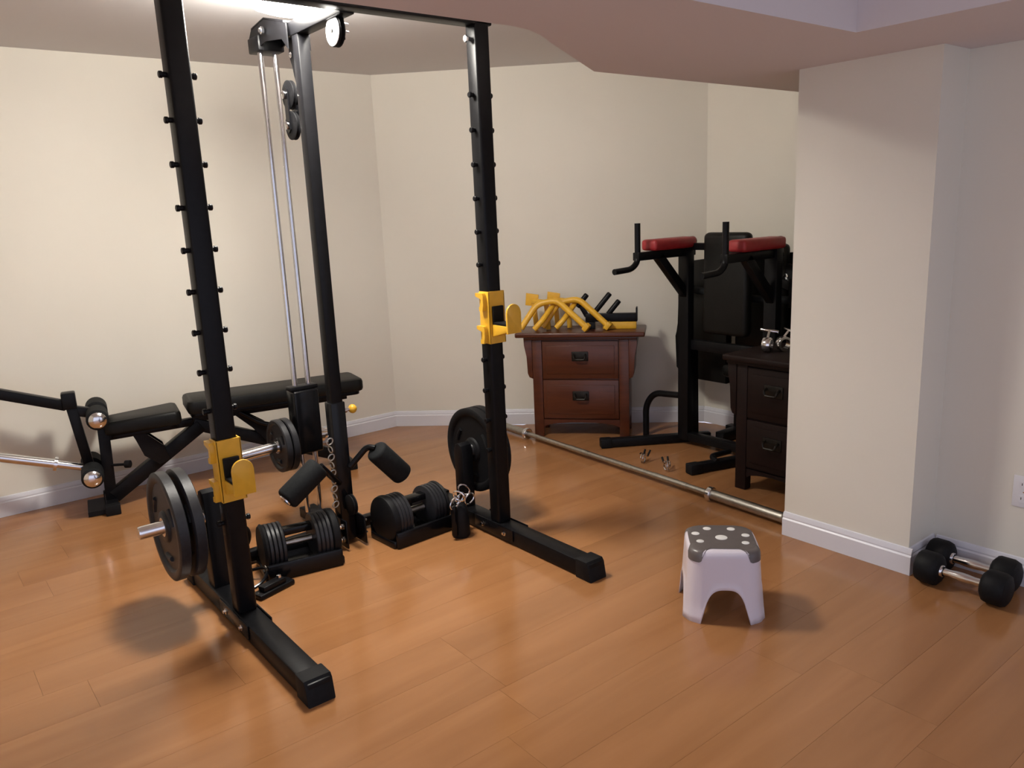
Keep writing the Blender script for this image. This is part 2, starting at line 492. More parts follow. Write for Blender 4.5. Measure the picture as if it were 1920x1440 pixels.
# pop pin
pin = R_().lathe((XC + 0.034, PY - 0.01, 0.615), (1, 0, 0), [(0, 0.012), (0.012, 0.012), (0.014, 0.007), (0.035, 0.007), (0.035, 0)], 12).build('pop_pin', M_chrome, rack)
R_().lathe((XC + 0.058, PY - 0.01, 0.615), (1, 0, 0), [(0, 0.0), (0.002, 0.010), (0.009, 0.018), (0.018, 0.021), (0.028, 0.018), (0.035, 0.010), (0.037, 0.0)], 16).build('pin_knob', M_yellow, pin, label='yellow ball knob')
# foot rollers on bent arms either side of the post
for (arm, a, b) in (([(XC - 0.03, 3.10, 0.30), (XC - 0.09, 3.05, 0.36), (1.335, 3.03, 0.42)], (1.325, 3.02, 0.425), (1.165, 3.02, 0.315)),
                    ([(XC + 0.03, 3.10, 0.36), (XC + 0.10, 3.06, 0.445), (1.60, 3.03, 0.44)], (1.595, 3.02, 0.435), (1.725, 3.02, 0.285))):
    R_().tube(fillet(arm, 0.05), 0.014, 12).build('roller_arm', M_gloss, rack)
    a, b = Vector(a), Vector(b)
    d = (b - a).normalized()
    L = (b - a).length
    ro = R_().lathe(a, d, [(0, 0), (0, 0.040), (0.006, 0.048), (0.014, 0.051), (L - 0.014, 0.051), (L - 0.006, 0.048), (L, 0.040), (L, 0)], 24).build('foam_roller', M_foam, rack)
    R_().lathe(b, d, [(-0.002, 0.030), (0.006, 0.030), (0.010, 0.022), (0.010, 0)], 20).build('end_cap', M_chrome, ro)
# low pulley and hanging chain on the post
R_().lathe((XC - 0.012, 3.06, 0.20), (1, 0, 0), [(a, b * 0.8) for a, b in PUL], 24).build('pulley', M_rubber, rack)
for i in range(9):
    z = 0.50 - i * 0.036
    R_().torus((XC - 0.062, 3.085, z), (1, 0.2, 0) if i % 2 else (0.1, 1, 0), 0.012, 0.0030, 14, 6, 1.3).build('chain_link', M_steel, rack)

# ---- yellow J-hooks
def jhook(ux, z0, label, loc):
    t = thing('rack_hook', label, 'rack hook', (ux, UY, z0), group='yellow hooks on the rack uprights')
    h = 0.222
    g = 0.0365
    mb = MB()
    mb.prism([(-g - 0.006, -g - 0.001), (-g - 0.006, -g - 0.008), (g + 0.006, -g - 0.008), (g + 0.006, -g - 0.001)], 0, h, XY, 0.0)
    mb.box((-g - 0.007, -g - 0.008, 0), (-g - 0.0005, 0.02, h), 0.002)
    mb.box((g + 0.0005, -g - 0.008, 0), (g + 0.007, 0.02, h), 0.002)
    mb.build('sleeve', M_yellow, t)
    for zt in (0.170, 0.030):
        MB().prism([(-0.030, zt), (-0.024, zt - 0.028), (0.0, zt - 0.030), (0.0, zt - 0.012), (-0.012, zt - 0.008), (-0.014, zt + 0.022), (0.024, zt + 0.032), (0.024, zt + 0.046), (-0.024, zt + 0.046), (-0.030, zt + 0.036)], -g - 0.0245, -g - 0.007, lambda u, v, w_: (w_, u, v)).build('hook_tab', M_yellow, t)
    MB().prism([(-g - 0.008, 0.030), (-0.150, 0.058), (-0.150, 0.082), (-g - 0.008, 0.082)], -0.030, 0.030, YZ, 0.003).build('shelf', M_yellow, t)
    MB().box((-0.028, -0.142, 0.082), (0.028, -g - 0.008, 0.094), 0.003).box((-0.028, -g - 0.020, 0.09), (0.028, -g - 0.008, 0.16), 0.003).build('liner', M_rubber, t, label='black rubber liner')
    n = 12
    wq, top = 0.037, 0.175
    poly = [(-wq, 0.052), (wq, 0.052)] + [(wq * math.cos(math.pi * i / n), top - wq + wq * math.sin(math.pi * i / n)) for i in range(n + 1)]
    MB().prism(poly, -0.160, -0.150, XZ, 0.002).build('tongue', M_yellow, t)
    return t
jhook(XL, 0.500, 'yellow hook low on the left rack upright above the plates', None)
jhook(XR, 0.893, 'yellow hook at mid height on the right rack upright', None)

# ---- weight plates
def plate(R, th, name, material, label, loc, axis, group):
    """loc: middle of the plate, axis along +-x"""
    t = thing(name, label, 'weight plate', loc, group=group)
    h = th / 2
    MB().lathe((-h, 0, 0), (1, 0, 0), [(0.004, 0.026), (0, 0.028), (0, R * 0.26), (0.003, R * 0.28), (h * 0.5, R * 0.30), (h * 0.55, R * 0.80), (0.004, R * 0.83), (0, R * 0.86), (0, R * 0.965), (0.004, R), (th - 0.004, R), (th, R * 0.965), (th, R * 0.86), (th - 0.004, R * 0.83), (th - h * 0.55, R * 0.80), (th - h * 0.5, R * 0.30), (th - 0.003, R * 0.28), (th, R * 0.26), (th, 0.028), (th - 0.004, 0.026), (0.004, 0.026)], 48).build('disc', material, t)
    for k in range(3):
        a = k * 2 * math.pi / 3 + 0.5
        pts = [(-h * 0.5, R * 0.6 * math.cos(a + q * 0.09), R * 0.6 * math.sin(a + q * 0.09)) for q in (-3, -2, -1, 0, 1, 2, 3)]
        MB().tube(pts, 0.010, 8).build('grip_rib', material, t)
    MB().lathe((-h - 0.001, 0, 0), (1, 0, 0), [(0, 0.0255), (0, 0.036), (th + 0.002, 0.036), (th + 0.002, 0.0255), (0, 0.0255)], 24).build('hub_ring', M_chrome if material is M_iron else M_rubber, t)
    return t
zc = 0.358
plate(0.205, 0.040, 'weight_plate', M_iron, 'outermost dark weight plate on the left storage sleeve', (0.690, 2.97, zc), -1, 'plates on the left sleeve')
plate(0.205, 0.040, 'weight_plate', M_iron, 'dark weight plate between the outermost one and the left storage post', (0.748, 2.97, zc), -1, 'plates on the left sleeve')
plate(0.203, 0.042, 'weight_plate', M_rubber, 'big black weight plate leaning on the right rack post', (2.095, 2.97, 0.335), 1, 'plates on the right sleeve')
plate(0.203, 0.042, 'weight_plate', M_rubber, 'outer black weight plate behind the big one at the right post', (2.142, 2.97, 0.335), 1, 'plates on the right sleeve')
plate(0.125, 0.030, 'weight_plate', M_iron, 'small weight plate at the free end of the carriage sleeve', (1.338, RODY, 0.417), -1, 'plates on the carriage sleeve')
plate(0.125, 0.030, 'weight_plate', M_iron, 'small weight plate tight against the pulley tower carriage', (1.374, RODY, 0.417), -1, 'plates on the carriage sleeve')

# ================================================================== ADJUSTABLE BENCH
BR = math.radians(-10.3)
t = bench = thing('weight_bench', 'black padded adjustable bench with leg rollers along the left wall', 'bench', (1.35, 4.34, 0), BR)
def pad(L, Wd, th, taper=0.0, bev=0.018):
    mb = MB()
    poly = []
    hl, hw = L / 2, Wd / 2
    r = 0.035
    for cx, cy, a0, sw in ((hl - r, hw - r, 0, 1), (-hl + r, hw - r - taper, 90, 1), (-hl + r, -hw + r + taper, 180, 1), (hl - r, -hw + r, 270, 1)):
        for k in range(5):
            a = math.radians(a0 + k * 22.5)
            poly.append((cx + r * math.cos(a), cy + r * math.sin(a)))
    return mb.prism(poly, -th / 2, th / 2, XY, bev)
bk = pad(0.965, 0.27, 0.075).build('back_pad', M_vinyl, bench, (0.315, 0, 0.492), (0, math.radians(0.3), 0))
pad(0.93, 0.22, 0.02, 0, 0.002).build('pad_board', M_black, bk, (0, 0, -0.048))
st = pad(0.37, 0.27, 0.075, 0.045).build('seat_pad', M_vinyl, bench, (-0.385, 0, 0.446), (0, math.radians(-3), 0))
pad(0.32, 0.20, 0.02, 0.03, 0.002).build('pad_board', M_black, st, (0, 0, -0.048))
MB().beam((-0.57, 0, 0.06), (-0.10, 0, 0.37), 0.06, 0.07).build('spine', M_black, bench)
MB().beam((-0.585, 0, 0.03), (-0.570, 0, 0.52), 0.055, 0.055).build('front_post', M_black, bench)
MB().box((-0.70, -0.11, 0.004), (-0.555, 0.11, 0.028)).box((-0.615, -0.13, 0.004), (-0.555, 0.13, 0.05), 0.005).build('front_foot', M_black, bench)
MB().box((0.64, -0.15, 0.004), (0.70, 0.15, 0.05), 0.005).build('rear_foot', M_black, bench)
for xx, hh in ((-0.585, 0.13), (0.67, 0.15)):
    for s in (-1, 1):
        MB().box((xx - 0.036, s * hh - 0.022, 0.0), (xx + 0.036, s * hh + 0.022, 0.056), 0.006).build('foot_cap', M_rubber, bench)
MB().beam((-0.14, 0, 0.385), (0.66, 0, 0.05), 0.055, 0.065).build('rear_leg', M_black, bench)
MB().beam((-0.14, 0, 0.415), (0.72, 0, 0.415), 0.05, 0.04).build('back_rail', M_black, bench)
MB().beam((-0.57, 0, 0.385), (-0.14, 0, 0.395), 0.05, 0.04).build('seat_rail', M_black, bench)
for s in (-1, 1):
    MB().prism([(-0.45, 0.40), (-0.40, 0.40), (-0.30, 0.30), (-0.28, 0.22), (-0.33, 0.20), (-0.40, 0.26), (-0.43, 0.35)], s * 0.04, s * 0.046, XZ).build('seat_ladder', M_gloss, bench)
    MB().prism([(0.05, 0.43), (0.10, 0.43), (0.24, 0.33), (0.34, 0.22), (0.32, 0.17), (0.27, 0.18), (0.16, 0.32)], s * 0.04, s * 0.046, XZ).build('back_ladder', M_gloss, bench)
MB().tube(fillet([(0.10, -0.05, 0.42), (0.22, -0.06, 0.33), (0.38, -0.06, 0.30), (0.46, -0.05, 0.22)], 0.05), 0.014, 10).build('adjust_arm', M_gloss, bench)
kp = MB().cyl((-0.56, -0.03, 0.235), (-0.495, -0.06, 0.235), 0.007, 10).build('pop_pin', M_black, bench)
MB().lathe((-0.50, -0.055, 0.235), (1, -0.5, 0), [(0, 0.010), (0.004, 0.020), (0.03, 0.020), (0.034, 0.012), (0.034, 0)], 12).build('pin_knob', M_rubber, kp)
# leg developer
MB().beam((-0.705, 0, 0.615), (-0.655, 0, 0.19), 0.048, 0.048).build('leg_lever', M_black, bench)
MB().cbox((-0.705, 0, 0.60), (0.065, 0.07, 0.085), 0.008).build('lever_hub', M_black, bench)
for (xx, zz, xe) in ((-0.590, 0.515, -0.695), (-0.652, 0.222, -0.665)):
    MB().beam((xe, 0, zz + 0.03), (xx, 0, zz), 0.04, 0.05).build('roller_bracket', M_black, bench)
    MB().cyl((xx, -0.20, zz), (xx, 0.20, zz), 0.012, 12).build('roller_axle', M_chrome, bench)
    for s in (-1, 1):
        r0 = MB().lathe((xx, s * 0.035, zz), (0, s, 0), [(0, 0), (0, 0.044), (0.006, 0.052), (0.14, 0.052), (0.148, 0.044), (0.148, 0)], 24).build('foam_roller', M_foam, bench)
        MB().lathe((xx, s * 0.182, zz), (0, s, 0), [(0, 0.041), (0.006, 0.041), (0.014, 0.033), (0.019, 0.018), (0.021, 0)], 24).build('end_cap', M_chrome, r0, label='chrome end cap')
MB().beam((-0.72, 0, 0.575), (-1.30, 0, 0.79), 0.05, 0.05).build('preacher_bar', M_black, bench)
MB().lathe((-0.67, 0, 0.235), (-1, 0, 0.34), [(0, 0.020), (0.14, 0.020), (0.14, 0.038), (0.155, 0.038), (0.155, 0.0245), (0.58, 0.0245), (0.585, 0.02), (0.585, 0)], 20).build('plate_sleeve', M_chrome, bench, label='chrome plate sleeve')

# ================================================================== ADJUSTABLE DUMBBELLS ON THE FLOOR
def adj_dumbbell(label, loc, rz, flip):
    t = thing('adjustable_dumbbell', label, 'dumbbell', loc, rz, group='adjustable dumbbells by the rack post')
    f = flip
    R0 = 0.108
    zc = R0 + 0.004
    hd = MB().lathe((0, 0, zc), (f, 0, 0), [(0, 0), (0, R0 * 0.86), (0.008, R0 * 0.97), (0.020, R0), (0.032, R0), (0.036, R0 * 0.96), (0.036, 0)], 36).build('end_plate', M_rubber, t)
    x = 0.038
    for k in range(4):
        MB().lathe((f * x, 0, zc), (f, 0, 0), [(0, 0), (0, R0 * 0.93), (0.003, R0 * 0.96), (0.013, R0 * 0.96), (0.016, R0 * 0.93), (0.016, 0)], 28).build('inner_plate', M_iron, t)
        x += 0.0175
    MB().lathe((f * x, 0, zc), (f, 0, 0), [(0, 0.017), (0.02, 0.015), (0.06, 0.017), (0.10, 0.015), (0.12, 0.017)], 16).build('handle', M_steel, t)
    MB().beam((f * (x - 0.01), 0, zc + 0.055), (f * (x + 0.135), 0, zc + 0.055), 0.05, 0.03, 0.006).build('top_bridge', M_gloss, t)
    x += 0.122
    for k in range(4):
        MB().lathe((f * x, 0, zc), (f, 0, 0), [(0, 0), (0, R0 * 0.86), (0.003, R0 * 0.9), (0.013, R0 * 0.9), (0.016, R0 * 0.86), (0.016, 0)], 28).build('inner_plate', M_iron, t)
        x += 0.0175
    MB().lathe((f * x, 0, zc), (f, 0, 0), [(0, 0), (0, R0 * 0.9), (0.01, R0 * 0.94), (0.020, R0 * 0.85), (0.024, 0.0)], 32).build('end_plate', M_rubber, t)
    xa, xb = sorted((f * -0.004, f * (x + 0.03)))
    MB().box((xa, -0.10, 0.0), (xb, 0.10, 0.034), 0.008).box((xa + 0.01, -0.115, 0.0), (xb - 0.01, -0.098, 0.075), 0.006).box((xa + 0.01, 0.098, 0.0), (xb - 0.01, 0.115, 0.075), 0.006).build('cradle', M_gloss, t)
    return t
adj_dumbbell('adjustable dumbbell in a black cradle right of the rack rear post', (1.585, 3.0, 0), math.radians(3), 1)
adj_dumbbell('adjustable dumbbell in a black cradle left of the rack rear post', (1.375, 3.03, 0), math.radians(-10), -1)

# ================================================================== CABLE ATTACHMENTS
t = thing('cable_attachment', 'black upright cable grip bundle with chrome carabiners beside the right rack foot', 'cable attachment', (1.89, 2.82, 0), 0.4)
MB().lathe((0, 0, 0), (0, 0, 1), [(0, 0), (0, 0.036), (0.01, 0.042), (0.10, 0.040), (0.14, 0.034), (0.155, 0.02), (0.155, 0)], 18).build('grip_body', M_rubber, t)
MB().lathe((0.05, 0.03, 0), (0, 0, 1), [(0, 0), (0, 0.028), (0.01, 0.032), (0.09, 0.032), (0.13, 0.02), (0.13, 0)], 16).build('grip_body', M_rubber, t)
MB().box((-0.062, -0.012, 0.02), (-0.035, 0.012, 0.16), 0.006).build('strap', M_gloss, t)
for i, (x, y, z, ax) in enumerate(((-0.048, -0.005, 0.175, (0.3, 1, 0)), (-0.03, -0.02, 0.205, (1, 0.3, 0.2)), (0.0, 0, 0.178, (0.2, 1, 0.3)), (0.04, 0.02, 0.165, (0, 1, 0.2)), (0.075, 0.02, 0.195, (1, 0.6, 0)), (0.085, 0.0, 0.15, (0.5, 1, 0)))):
    MB().torus((x, y, z), ax, 0.021, 0.0042, 18, 8, 1.35).build('carabiner', M_chrome, t, label='chrome carabiner')
t = thing('cable_stirrup', 'black stirrup cable handle on the floor between left rack foot and adjustable dumbbell', 'cable attachment', (0.92, 3.0, 0), -1.45)
MB().cyl((-0.07, 0, 0.022), (0.07, 0, 0.022), 0.020, 16, 0.005).build('grip', M_rubber, t)
MB().tube(fillet([(-0.078, 0, 0.022), (-0.078, 0.07, 0.035), (-0.02, 0.13, 0.05), (0.02, 0.13, 0.05), (0.078, 0.07, 0.035), (0.078, 0, 0.022)], 0.03), 0.007, 8).build('yoke', M_gloss, t)
MB().torus((0, 0.145, 0.055), (0, 0.3, 1), 0.017, 0.004, 16, 8).build('ring', M_chrome, t)
t = thing('cable_bar', 'short black flat bar lying beside the left rack upright', 'cable attachment', (1.03, 2.90, 0), 0.30)
MB().box((-0.085, -0.028, 0.002), (0.085, 0.028, 0.022), 0.005).box((-0.06, -0.02, 0.022), (0.05, 0.02, 0.045), 0.006).build('bar_body', M_black, t)
MB().lathe((0.03, 0, 0.045), (0, 0, 1), [(0, 0.010), (0.012, 0.010), (0.014, 0.006), (0.014, 0)], 6).build('bolt', M_chrome, t)
t = thing('webbing_collar', 'small black ring collar on the floor behind the left adjustable dumbbell', 'collar', (1.05, 3.33, 0), 0.6)
MB().torus((0, 0, 0.075), (0.2, 1, 0.15), 0.055, 0.016, 24, 10).build('ring', M_rubber, t)
MB().box((-0.03, -0.018, 0.0), (0.03, 0.018, 0.035), 0.006).build('clamp', M_gloss, t)

# ================================================================== BARBELL
y0, y1_ = 1.875, 4.16
bx = lambda yy: 3.030 + 0.045 * (yy - 2.303)
ZB = 0.036
t = thing('barbell', 'long steel barbell lying on the floor in front of the wooden nightstand', 'barbell', (bx(3.0), 3.0, 0))
P = lambda yy: (bx(yy), yy, ZB)
off = (bx(3.0), 3.0, 0)
dirv = (Vector(P(4)) - Vector(P(3))).normalized()
MB(off).cyl(P(2.30), P(3.79), 0.0145, 16).build('shaft', M_steel, t)
for a, b in ((2.45, 2.68), (2.86, 3.02), (3.20, 3.38)):
    MB(off).cyl(P(a), P(b), 0.0160, 16).build('knurl_band', M_steel, t)
for ya, yb, s in ((2.30, y0, -1), (3.79, y1_, 1)):
    d = dirv * s
    L = abs(yb - ya)
    sl = MB(off).lathe(P(ya), d, [(0, 0), (0, 0.0145), (0.004, 0.0245), (L - 0.004, 0.0245), (L, 0.021), (L, 0.0)], 20).build('sleeve', M_steel, t)
    MB(off).lathe(Vector(P(ya)), d, [(-0.012, 0.016), (-0.012, 0.032), (-0.008, 0.0355), (0.012, 0.0355), (0.016, 0.032), (0.016, 0.024)], 24).build('collar', M_chrome, t)
for i, (x, y, a) in enumerate(((3.245, 2.93, 0.3), (3.235, 2.745, 1.0))):
    t = thing('spring_clip', ('chrome spring clip on the floor behind the barbell, nearer the nightstand', 'chrome spring clip on the floor behind the barbell, nearer the dark cabinet')[i], 'clip', (x, y, 0), a, group='spring clips behind the barbell')
    MB().tube([(0.026 * math.cos(q * 0.42), -0.012 + q * 0.0009, 0.030 + 0.026 * math.sin(q * 0.42)) for q in range(36)], 0.0032, 6).build('coil', M_chrome, t)
    for s in (-1, 1):
        MB().cyl((0.024, s * 0.012, 0.035), (0.055, s * 0.016, 0.062), 0.006, 8).build('grip', M_rubber, t)

# ================================================================== NIGHTSTANDS
def nightstand(name, label, loc, rz, W, Dp, H, mw, ov):
    """local x along the front, +y to the back, front face at y = 0; loc: middle of the front"""
    t = thing(name, label, 'nightstand', loc, rz)
    hw = W / 2
    MB().box((-hw, 0.012, 0.115), (hw, Dp, H - 0.032), 0.003).build('carcass', mw, t)
    MB().box((-hw - ov, -0.045, H - 0.030), (hw + ov, Dp + 0.012, H), 0.008, 3).build('top', mw, t)
    MB().box((-hw - 0.05, -0.02, H - 0.048), (hw + 0.05, Dp, H - 0.030), 0.004).build('moulding', mw, t)
    for s in (-1, 1):
        # corbel wings at the shoulders
        MB().prism([(s * hw, H - 0.05), (s * (hw + 0.052), H - 0.05), (s * (hw + 0.050), 0.60), (s * (hw + 0.034), 0.53), (s * (hw + 0.032), 0.42), (s * (hw + 0.022), 0.395), (s * hw, 0.385)], -0.004, Dp - 0.01, XZ, 0.002).build('side_bracket', mw, t)
        MB().box((s * (hw - 0.031) - 0.031, 0.0, 0.0), (s * (hw - 0.031) + 0.031, 0.05, H - 0.05), 0.004).build('front_stile', mw, t)
        MB().box((s * (hw - 0.031) - 0.03, Dp - 0.05, 0.0), (s * (hw - 0.031) + 0.03, Dp, 0.12), 0.004).build('leg', mw, t)
    n = 10
    ap = [(-hw + 0.06, 0.115), (hw - 0.06, 0.115)] + [((hw - 0.06) * math.cos(math.pi * k / n) * (1 if k not in (0, n) else 1), 0.062 + 0.035 * math.sin(math.pi * k / n)) for k in range(n + 1)]
    MB().prism(ap, 0.006, 0.024, XZ).build('apron', mw, t)
    for z0, z1 in ((0.125, 0.375), (0.385, H - 0.058)):
        dr = MB().box((-hw + 0.065, -0.002, z0), (hw - 0.065, 0.02, z1), 0.004).box((-hw + 0.09, -0.006, z0 + 0.03), (hw - 0.09, 0.0, z1 - 0.03), 0.003).build('drawer', mw, t)
        zc = z0 + (z1 - z0) * 0.60
        MB().box((-0.052, -0.011, zc - 0.030), (0.052, -0.006, zc + 0.030), 0.004).build('back_plate', M_pull, dr)
        MB().tube(fillet([(-0.036, -0.010, zc + 0.012), (-0.036, -0.034, zc + 0.004), (-0.030, -0.036, zc - 0.018), (0.030, -0.036, zc - 0.018), (0.036, -0.034, zc + 0.004), (0.036, -0.010, zc + 0.012)], 0.01), 0.006, 8).build('drawer_pull', M_pull, dr)
    return t
tv = Vector((.64, -.768, 0)).normalized()
nv = Vector((-tv.y, tv.x, 0))
nc = Vector((3.15, 3.74, 0)) + tv * 0.272 + nv * 0.05
NR = math.atan2(tv.y, tv.x)
nightstand('nightstand', 'reddish brown wooden nightstand with two drawers holding yellow rack attachments', nc, NR, 0.61, 0.26, 0.685, M_cherry, 0.10)
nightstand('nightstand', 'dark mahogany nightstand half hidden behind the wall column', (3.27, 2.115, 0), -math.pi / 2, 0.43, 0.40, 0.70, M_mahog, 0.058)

# things on the cherry nightstand; local frame: x along front (s from its left mark), y depth, z up
HT = 0.685
def on_ns(s, d=0.14):
    return Vector((3.15, 3.74, 0)) + tv * s + nv * d
def dip_bar(label, s, d):
    t = thing('dip_attachment', label, 'rack attachment', on_ns(s, d) + Vector((0, 0, HT)), NR, group='yellow bent dip handles on the nightstand')
    MB().tube(fillet([(-0.100, -0.07, 0.026), (0.0, -0.02, 0.175), (0.125, -0.01, 0.195), (0.315, -0.055, 0.026)], 0.045), 0.0195, 14).build('bent_tube', M_yellow, t)
    MB().tube(fillet([(0.10, 0.02, 0.165), (0.035, -0.085, 0.07), (-0.01, -0.09, 0.024)], 0.03), 0.0175, 12).build('brace_tube', M_yellow, t)
    MB().prism([(-0.088, 0.160), (-0.005, 0.150), (0.0, 0.225), (-0.080, 0.238)], 0.048, 0.062, XZ, 0.002).build('mount_plate', M_yellow, t)
    MB().beam((-0.04, 0.055, 0.185), (0.03, 0.0, 0.185), 0.03, 0.03, 0.004).build('mount_arm', M_yellow, t)
    MB().beam((0.30, -0.052, 0.039), (0.325, -0.058, 0.018), 0.05, 0.05, 0.008).build('end_cap', M_yellow, t)
    for q in ((-0.02, 0.055, 0.004), (0.06, 0.04, 0.004)):
        MB().beam(q, (q[0] - 0.01, 0.04, 0.17), 0.03, 0.022, 0.003).build('foot_strut', M_yellow, t)
    return t
dip_bar('yellow bent dip handle at the left end of the nightstand top', 0.005, 0.10)
dip_bar('yellow bent dip handle between the other one and the black pegs', 0.135, 0.155)
t = thing('peg_bracket', 'black bracket with three slanted pegs over a yellow base on the nightstand', 'rack attachment', on_ns(0.46, 0.17) + Vector((0, 0, HT)), NR)
MB().box((-0.05, -0.025, 0.0), (0.16, 0.03, 0.045), 0.004).build('base_block', M_yellow, t)
MB().box((-0.16, -0.02, 0.046), (0.16, 0.02, 0.098), 0.005).build('cross_bar', M_black, t)
MB().box((0.157, -0.03, 0.046), (0.167, 0.03, 0.135), 0.003).build('end_plate', M_black, t)
MB().box((-0.155, -0.03, 0.0), (-0.10, 0.03, 0.046), 0.004).build('riser', M_black, t)
for x, dz, L in ((-0.205, 0.15, 0.10), (-0.105, 0.10, 0.17), (-0.01, 0.10, 0.11)):
    a = Vector((x, 0.0, dz))
    d = Vector((0.62, 0, 0.75)).normalized()
    if x < -0.2:
        MB().beam((-0.15, 0, 0.08), (x + 0.01, 0, dz + 0.01), 0.02, 0.03, 0.003).build('peg_arm', M_black, t)
    MB().lathe(a - d * 0.01, d, [(0, 0), (0, 0.017), (L - 0.006, 0.017), (L, 0.013), (L, 0)], 14).build('peg', M_black, t)

# chrome clamp collars on the dark nightstand
for i, (x, y, a) in enumerate(((3.40, 2.245, 0.3), (3.47, 2.20, -0.5))):
    t = thing('clamp_collar', ('chrome bar collar on the dark nightstand, nearer its left corner', 'chrome bar collar on the dark nightstand, nearer the wall column')[i], 'collar', (x, y, 0.70), a, group='bar collars on the dark nightstand')
    MB().lathe((0, -0.02, 0.038), (0, 1, 0), [(0, 0.025), (0, 0.036), (0.003, 0.038), (0.037, 0.038), (0.04, 0.036), (0.04, 0.025), (0, 0.025)], 24).build('ring', M_chrome, t)
    MB().cyl((0.0, 0, 0.07), (0.03, 0, 0.105), 0.007, 10).build('screw', M_chrome, t)
    MB().cyl((0.03, -0.045, 0.098), (0.03, 0.045, 0.108), 0.008, 10, 0.002).build('lever', M_chrome, t)

# ================================================================== DIP TOWER
t = tower = thing('dip_tower', 'black dip station with red arm pads standing in the alcove', 'dip station', (3.65, 2.71, 0))
off = (3.65, 2.71, 0)
Q = lambda: MB(off)
for yy in (3.0, 2.42):
    Q().beam((3.70, yy, 0.03), (3.70, yy, 1.24), 0.055, 0.075).build('post', M_black, tower)
    Q().beam((3.27, yy, 1.165), (3.76, yy, 1.165), 0.045, 0.045).build('arm', M_black, tower)
    Q().beam((3.45, yy, 1.16), (3.69, yy, 0.92), 0.045, 0.05).build('arm_brace', M_black, tower)
    p = Q().box((3.37, yy - 0.055, 1.190), (3.735, yy + 0.055, 1.252), 0.018, 3).build('arm_pad', M_red, tower, label='red vinyl arm pad')
    Q().cyl((3.735, yy, 1.222), (3.765, yy, 1.222), 0.03, 14, 0.006).build('pad_end', M_black, p)
    Q().tube(fillet([(3.285, yy, 1.345), (3.285, yy, 1.135), (3.235, yy, 1.10), (3.235 - 0.135, yy, 1.095)], 0.06), 0.0165, 14).build('handle', M_black, tower)
Q().beam((3.72, 2.42, 1.195), (3.72, 3.0, 1.195), 0.04, 0.04).build('cross_bar', M_black, tower)
Q().beam((3.72, 2.42, 0.62), (3.72, 3.0, 0.62), 0.04, 0.06).build('cross_bar', M_black, tower)
Q().beam((3.70, 2.42, 0.055), (3.70, 3.0, 0.055), 0.05, 0.05).build('base_bar', M_black, tower)
Q().box((3.665, 2.56, 0.70), (3.735, 2.86, 1.275), 0.03, 4).build('back_pad', M_vinyl, tower)
for a, b in (((3.29, 3.31, 0.03), (3.86, 2.94, 0.03)), ((3.27, 2.62, 0.03), (3.90, 2.42, 0.03))):
    Q().beam(a, b, 0.05, 0.05).build('floor_rail', M_black, tower)
    d = (Vector(b) - Vector(a)).normalized()
    Q().beam(Vector(a) - d * 0.01, Vector(a) + d * 0.06, 0.062, 0.058, 0.008).build('rail_cap', M_rubber, tower)
Q().tube(fillet([(3.68, 3.30, 0.0), (3.68, 3.30, 0.20), (3.69, 3.24, 0.285), (3.70, 3.02, 0.30)], 0.10), 0.020, 14).build('step_loop', M_black, tower)
Q().tube(fillet([(3.62, 2.62, 0.05), (3.45, 2.62, 0.06), (3.42, 2.55, 0.05)], 0.05), 0.016, 10).build('step_loop', M_black, tower)
Q().beam((3.74, 2.99, 0.05), (3.74, 3.0, 0.60), 0.12, 0.03, 0.006).build('post_plate', M_black, tower)

# ================================================================== MULTI GYM IN THE ALCOVE CORNER
off = (3.98, 2.5, 0)
t = gym = thing('multi_gym', 'black home gym machine with padded seat behind the dip station', 'gym machine', off)
Q = lambda: MB(off)
Q().box((4.00, 1.90, 0.05), (4.14, 2.44, 1.165), 0.012).build('shroud', M_gloss, gym)
Q().beam((4.06, 2.86, 0.03), (4.06, 2.86, 1.12), 0.06, 0.06).build('frame_post', M_black, gym)
Q().prism([(2.86, 0.36), (3.18, 0.36), (3.24, 0.42), (3.25, 0.62), (3.22, 0.70), (3.22, 1.02), (3.17, 1.09), (2.86, 1.13)], 3.90, 3.96, YZ, 0.008).build('side_shroud', M_vinyl, gym)
Q().prism([(2.45, 0.36), (2.86, 0.36), (2.86, 1.13), (2.45, 1.15)], 4.02, 4.06, YZ, 0.006).build('rear_shroud', M_vinyl, gym)
Q().tube(fillet([(3.86, 3.15, 0.95), (3.80, 3.02, 0.93), (3.80, 2.55, 0.90), (3.86, 2.42, 0.90)], 0.06), 0.022, 12).build('press_bar', M_foam, gym)
Q().beam((4.06, 2.44, 1.08), (4.06, 2.89, 1.08), 0.06, 0.05).build('frame_beam', M_black, gym)
Q().beam((4.06, 1.95, 0.03), (4.06, 2.95, 0.03), 0.06, 0.06).build('frame_foot', M_black, gym)
Q().beam((3.85, 2.86, 0.035), (4.10, 2.86, 0.035), 0.06, 0.06).build('frame_foot', M_black, gym)
Q().box((3.93, 2.50, 0.55), (4.00, 2.83, 1.20), 0.03, 4).build('back_pad', M_vinyl, gym)
Q().box((3.82, 2.48, 0.42), (4.02, 2.84, 0.50), 0.03, 4).build('seat_pad', M_vinyl, gym)
Q().beam((4.0, 2.66, 0.05), (3.95, 2.66, 0.43), 0.07, 0.06).build('seat_post', M_black, gym)
Q().beam((4.03, 2.66, 1.0), (3.86, 2.40, 0.98), 0.05, 0.05).build('press_arm', M_black, gym)
Q().cyl((3.86, 2.40, 0.86), (3.86, 2.40, 1.02), 0.022, 12, 0.004).build('press_grip', M_foam, gym)
